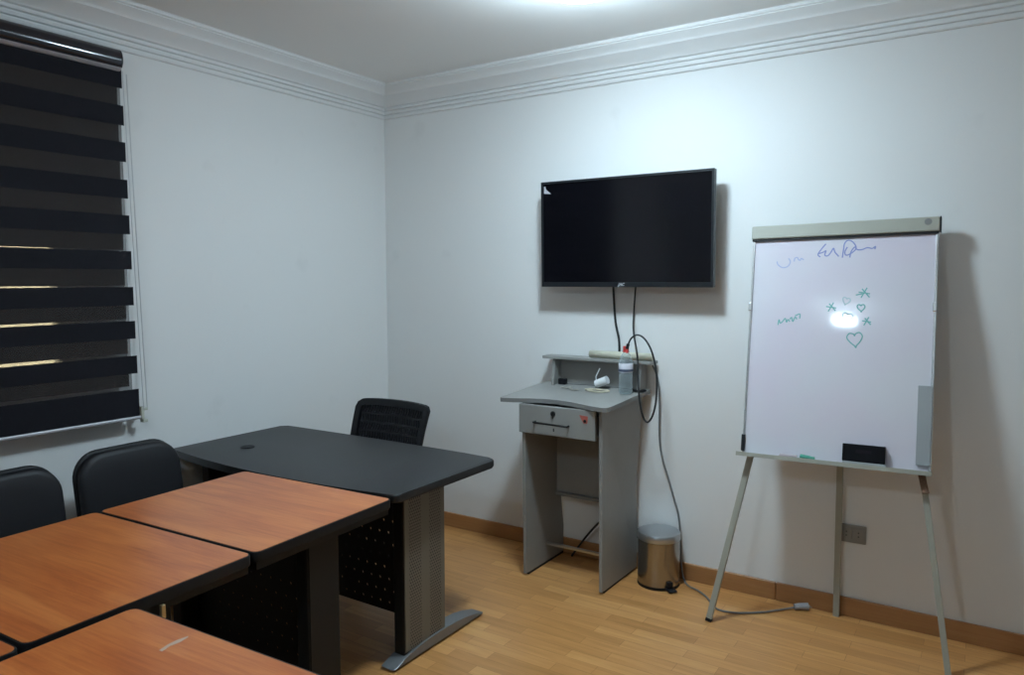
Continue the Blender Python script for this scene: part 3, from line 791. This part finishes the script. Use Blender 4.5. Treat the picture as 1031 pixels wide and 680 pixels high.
# ------------------------------------------------------------------ wall socket
so = thing('wall_socket', 'grey double wall socket low on the back wall behind the flip chart leg', 'socket', (2.893, 0, .398))
obj('cover_plate', B(-.058, .058, -.010, -.0005, -.043, .043, .004), M['outlet'], so)
for s in (-1, 1):
    f = obj('socket_module', B(s*.026-.024, s*.026+.024, -.0125, -.009, -.028, .028, .002), M['outlet'], so)
    for z in (-.009, .009): obj('hole', T([(s*.026, -.0132, z), (s*.026, -.0120, z)], .0032, 10), M['hole'], f)

# ------------------------------------------------------------------ flip chart easel with whiteboard
ez = thing('whiteboard_easel', 'white flip chart easel with scribbled blue and green notes on splayed metal legs', 'whiteboard', (0, 0, 0))
O = Vector((0, -.275, .79)); EX = Vector((1, 0, 0)); EV = (Vector((0, -.085, 1.83))-O).normalized(); EN = EX.cross(EV).normalized()   # EN points to the room (-y)
if EN.y > 0: EN = -EN
ro = math.radians(1.0); CX = 2.822; CT = .52
def bp(s, t, n=0.):
    ds, dt = s-CX, t-CT
    s2 = CX+ds*math.cos(ro)-dt*math.sin(ro); t2 = CT+ds*math.sin(ro)+dt*math.cos(ro)
    return O+EX*s2+EV*t2+EN*n
def bpin(s, t, n=0.):   # measured point (already in the tilted plane, no roll)
    return O+EX*s+EV*t+EN*n
def bbox(bm, s0, s1, t0, t1, n0, n1, mat=0, bev=0):
    vs = box(bm, s0, s1, t0, t1, n0, n1, bev, 2, mat)
    for v in vs: v.co = bp(*v.co)
S0, S1, T0, T1 = 2.440, 3.204, -.004, 1.062
bm = bmesh.new(); bbox(bm, S0+.008, S1-.008, T0, T1-.02, -.016, 0)
obj('board_panel', bm, M['board'], ez)
for s0, s1 in ((S0, S0+.010), (S1-.010, S1)):
    bm = bmesh.new(); bbox(bm, s0, s1, T0, T1-.02, -.020, .006, 0, .002); obj('side_frame', bm, M['alu'], ez)
bm = bmesh.new(); bbox(bm, S0-.006, S1+.003, T1-.062, T1, -.020, .020, 0, .005)
cl = obj('clamp_bar', bm, M['beige'], ez)
bm = bmesh.new(); bbox(bm, S0-.003, S1, T1-.070, T1-.062, -.012, .012); obj('clamp_jaw', bm, M['plastic'], cl)
bm = bmesh.new(); tube(bm, [bp(S1-.040, T1-.022, .018), bp(S1-.040, T1-.022, .0215)], .014, 20); obj('round_badge', bm, M['grey_edge'], cl, 40)
bm = bmesh.new(); bbox(bm, S1+.003, S1+.008, T1-.062, T1, -.020, .020, 0, .001); obj('end_cap', bm, M['plastic'], cl)
bm = bmesh.new(); bbox(bm, S0-.016, S1+.004, T0-.012, T0-.004, -.022, .046); bbox(bm, S0-.016, S1+.004, T0-.004, T0+.006, .040, .046)
obj('pen_tray', bm, M['beige'], ez)
bm = bmesh.new(); bbox(bm, S1-.056, S1-.004, .022, .350, .004, .012, 0, .002); obj('side_strip', bm, M['arm_grey'], ez)
bm = bmesh.new(); bbox(bm, S0-.004, S0+.012, .006, .082, -.018, .012, 0, .002); obj('dark_clip', bm, M['tv'], ez)
for s in (S0+.004, S1-.004):
    bm = bmesh.new(); bbox(bm, s-.010, s+.006, .66, .70, -.02, .010, 0, .003); obj('side_bracket', bm, M['alu'], ez)
# legs
bm = bmesh.new(); square_bar(bm, bp(2.474, T0+.0, -.030), (2.352, -.409, .012), .026, .020); l1 = obj('leg', bm, M['beige'], ez)
bm = bmesh.new(); square_bar(bm, (2.3528, -.4083, .014), (2.350, -.411, .0), .028, .022); obj('rubber_foot', bm, M['plastic'], l1)
bm = bmesh.new(); square_bar(bm, bp(3.172, T0, -.030), (3.308, -.361, .0), .022, .018); l2 = obj('leg', bm, M['beige'], ez)
bm = bmesh.new(); square_bar(bm, bp(3.168, T0-.004, -.012), bp(3.188, -.090, .000), .026, .016); obj('rusty_bracket', bm, M['rust'], l2)
bm = bmesh.new(); square_bar(bm, (2.838, -.096, 1.70), (2.838, -.034, .0), .026, .022); l3 = obj('leg', bm, M['beige'], ez)
bm = bmesh.new()
for s in (2.62, 3.02): bbox(bm, s-.012, s+.012, T0, T1-.03, -.026, -.016)
bbox(bm, 2.60, 3.04, .90, .93, -.040, -.020)
obj('back_rail', bm, M['beige'], ez)
# writing
BLUE_F = [[(2.546, .889), (2.55, .875), (2.571, .86), (2.595, .865), (2.605, .886), (2.596, .903)], [(2.622, .888), (2.624, .903), (2.635, .906), (2.641, .896), (2.649, .894), (2.652, .902), (2.663, .895)]]
BLUE = [[(2.754, .967), (2.735, .941), (2.723, .918), (2.734, .907)], [(2.722, .921), (2.746, .929), (2.756, .935), (2.752, .915), (2.765, .912), (2.778, .929), (2.787, .946), (2.794, .928), (2.811, .908)], [(2.826, .902), (2.829, .939), (2.832, .967), (2.847, .981), (2.868, .969), (2.88, .943), (2.861, .921), (2.841, .913), (2.835, .928), (2.844, .95)], [(2.857, .902), (2.86, .927), (2.874, .949), (2.885, .937), (2.905, .937), (2.925, .945), (2.945, .941), (2.957, .95), (2.955, .937)]]
GREEN = [[(2.57, .591), (2.573, .617), (2.579, .6), (2.59, .609)], [(2.59, .609), (2.6, .623), (2.607, .605), (2.612, .618), (2.621, .608)], [(2.62, .619), (2.628, .628), (2.634, .609), (2.643, .63), (2.651, .62)], [(2.642, .635), (2.652, .641), (2.663, .644), (2.663, .624)], [(2.891, .734), (2.917, .74)], [(2.772, .681), (2.814, .675)], [(2.782, .659), (2.802, .699)], [(2.784, .694), (2.812, .662)], [(2.901, .747), (2.947, .74)], [(2.912, .722), (2.934, .767)], [(2.914, .762), (2.946, .724)], [(2.922, .621), (2.958, .616)], [(2.93, .601), (2.948, .638)], [(2.932, .633), (2.957, .604)],
         [(2.915, .685), (2.916, .69), (2.924, .692), (2.93, .684), (2.926, .673), (2.918, .664), (2.916, .659), (2.914, .664), (2.905, .672), (2.899, .683), (2.904, .692), (2.912, .689), (2.915, .685)],
         [(2.896, .552), (2.899, .562), (2.914, .569), (2.927, .554), (2.92, .531), (2.906, .511), (2.904, .502), (2.898, .51), (2.879, .525), (2.865, .545), (2.874, .563), (2.891, .561), (2.896, .552)]]
GREEN_F = [[(2.855, .714), (2.858, .718), (2.867, .718), (2.87, .708), (2.862, .699), (2.852, .693), (2.849, .689), (2.848, .694), (2.842, .705), (2.839, .718), (2.846, .724), (2.854, .719), (2.855, .714)],
           [(2.863, .643), (2.866, .649), (2.877, .65), (2.883, .637), (2.874, .625), (2.862, .616), (2.859, .611), (2.857, .617), (2.848, .63), (2.842, .645), (2.851, .655), (2.861, .65), (2.863, .643)]]
def ink(name, strokes, mat, w, n0):
    bm = bmesh.new()
    for j, s in enumerate(strokes):
        p = smooth_path([(a, b, 0) for a, b in s], 4); vs = []
        for i, q in enumerate(p):
            d = (p[min(i+1, len(p)-1)]-p[max(i-1, 0)]); d = d.normalized() if d.length > 1e-9 else Vector((1, 0, 0))
            nn = Vector((-d.y, d.x, 0))*w/2
            n_ = n0+.00003*j
            vs.append((bm.verts.new(bpin(q.x+nn.x, q.y+nn.y, n_)), bm.verts.new(bpin(q.x-nn.x, q.y-nn.y, n_))))
        for a, b in zip(vs, vs[1:]): bm.faces.new((a[0], a[1], b[1], b[0]))
    return obj(name, bm, mat, ez)
ink('blue_writing', BLUE, M['blue_ink'], .0056, .0006)
ink('faded_blue_writing', BLUE_F, M['blue_faint'], .0054, .0006)
ink('green_drawing', GREEN, M['green_ink'], .0054, .0006)
ink('faded_green_drawing', GREEN_F, M['green_faint'], .005, .0006)
# things on the tray
er = thing('board_eraser', 'black felt board eraser standing on the whiteboard tray', 'eraser', (0, 0, 0))
bm = bmesh.new(); bbox(bm, 2.872, 3.036, T0+.014, T0+.088, .002, .034, 0, .003); 
bm2 = bm; obj('eraser_block', bm2, M['felt'], er)
bm = bmesh.new(); bbox(bm, 2.925, 2.985, T0+.052, T0+.066, .034, .0348); obj('eraser_label', bm, M['eraser_label'], er)
bm = bmesh.new(); bbox(bm, 2.874, 3.040, T0-.003, T0+.014, .002, .036, 0, .002); obj('felt_pad', bm, M['arm_grey'], er)
gm = thing('green_marker', 'short green marker lying on the whiteboard tray left of the eraser', 'marker', (0, 0, 0))
obj('marker_barrel', T([bp(2.700, T0+.012, .020), bp(2.742, T0+.0075, .020)], .011, 12), M['green'], gm, 40)
obj('marker_cap', T([bp(2.742, T0+.0075, .020), bp(2.760, T0+.0065, .020)], .0095, 12), M['green'], gm, 40)
pm = obj('grey_marker', T([bp(2.612, T0+.007, .020), bp(2.685, T0+.007, .020)], .010, 12), M['pink'], None, 40)
tag(pm, 'pinkish grey marker lying left of the green marker on the tray', 'marker')

# ------------------------------------------------------------------ daylight outside and view
w = bpy.data.worlds.new('daylight'); sc.world = w; w.use_nodes = True
bg = w.node_tree.nodes['Background']; bg.inputs[0].default_value = (1.0, .80, .50, 1); bg.inputs[1].default_value = 5.5
sc.view_settings.view_transform = 'Standard'; sc.view_settings.look = 'None'
sc.view_settings.exposure = .17; sc.view_settings.gamma = 1.; sc.view_settings.use_curve_mapping = False
sc.cycles.max_bounces = 8; sc.cycles.diffuse_bounces = 5; sc.cycles.glossy_bounces = 4; sc.cycles.transparent_max_bounces = 12
sc.cycles.sample_clamp_indirect = 6.
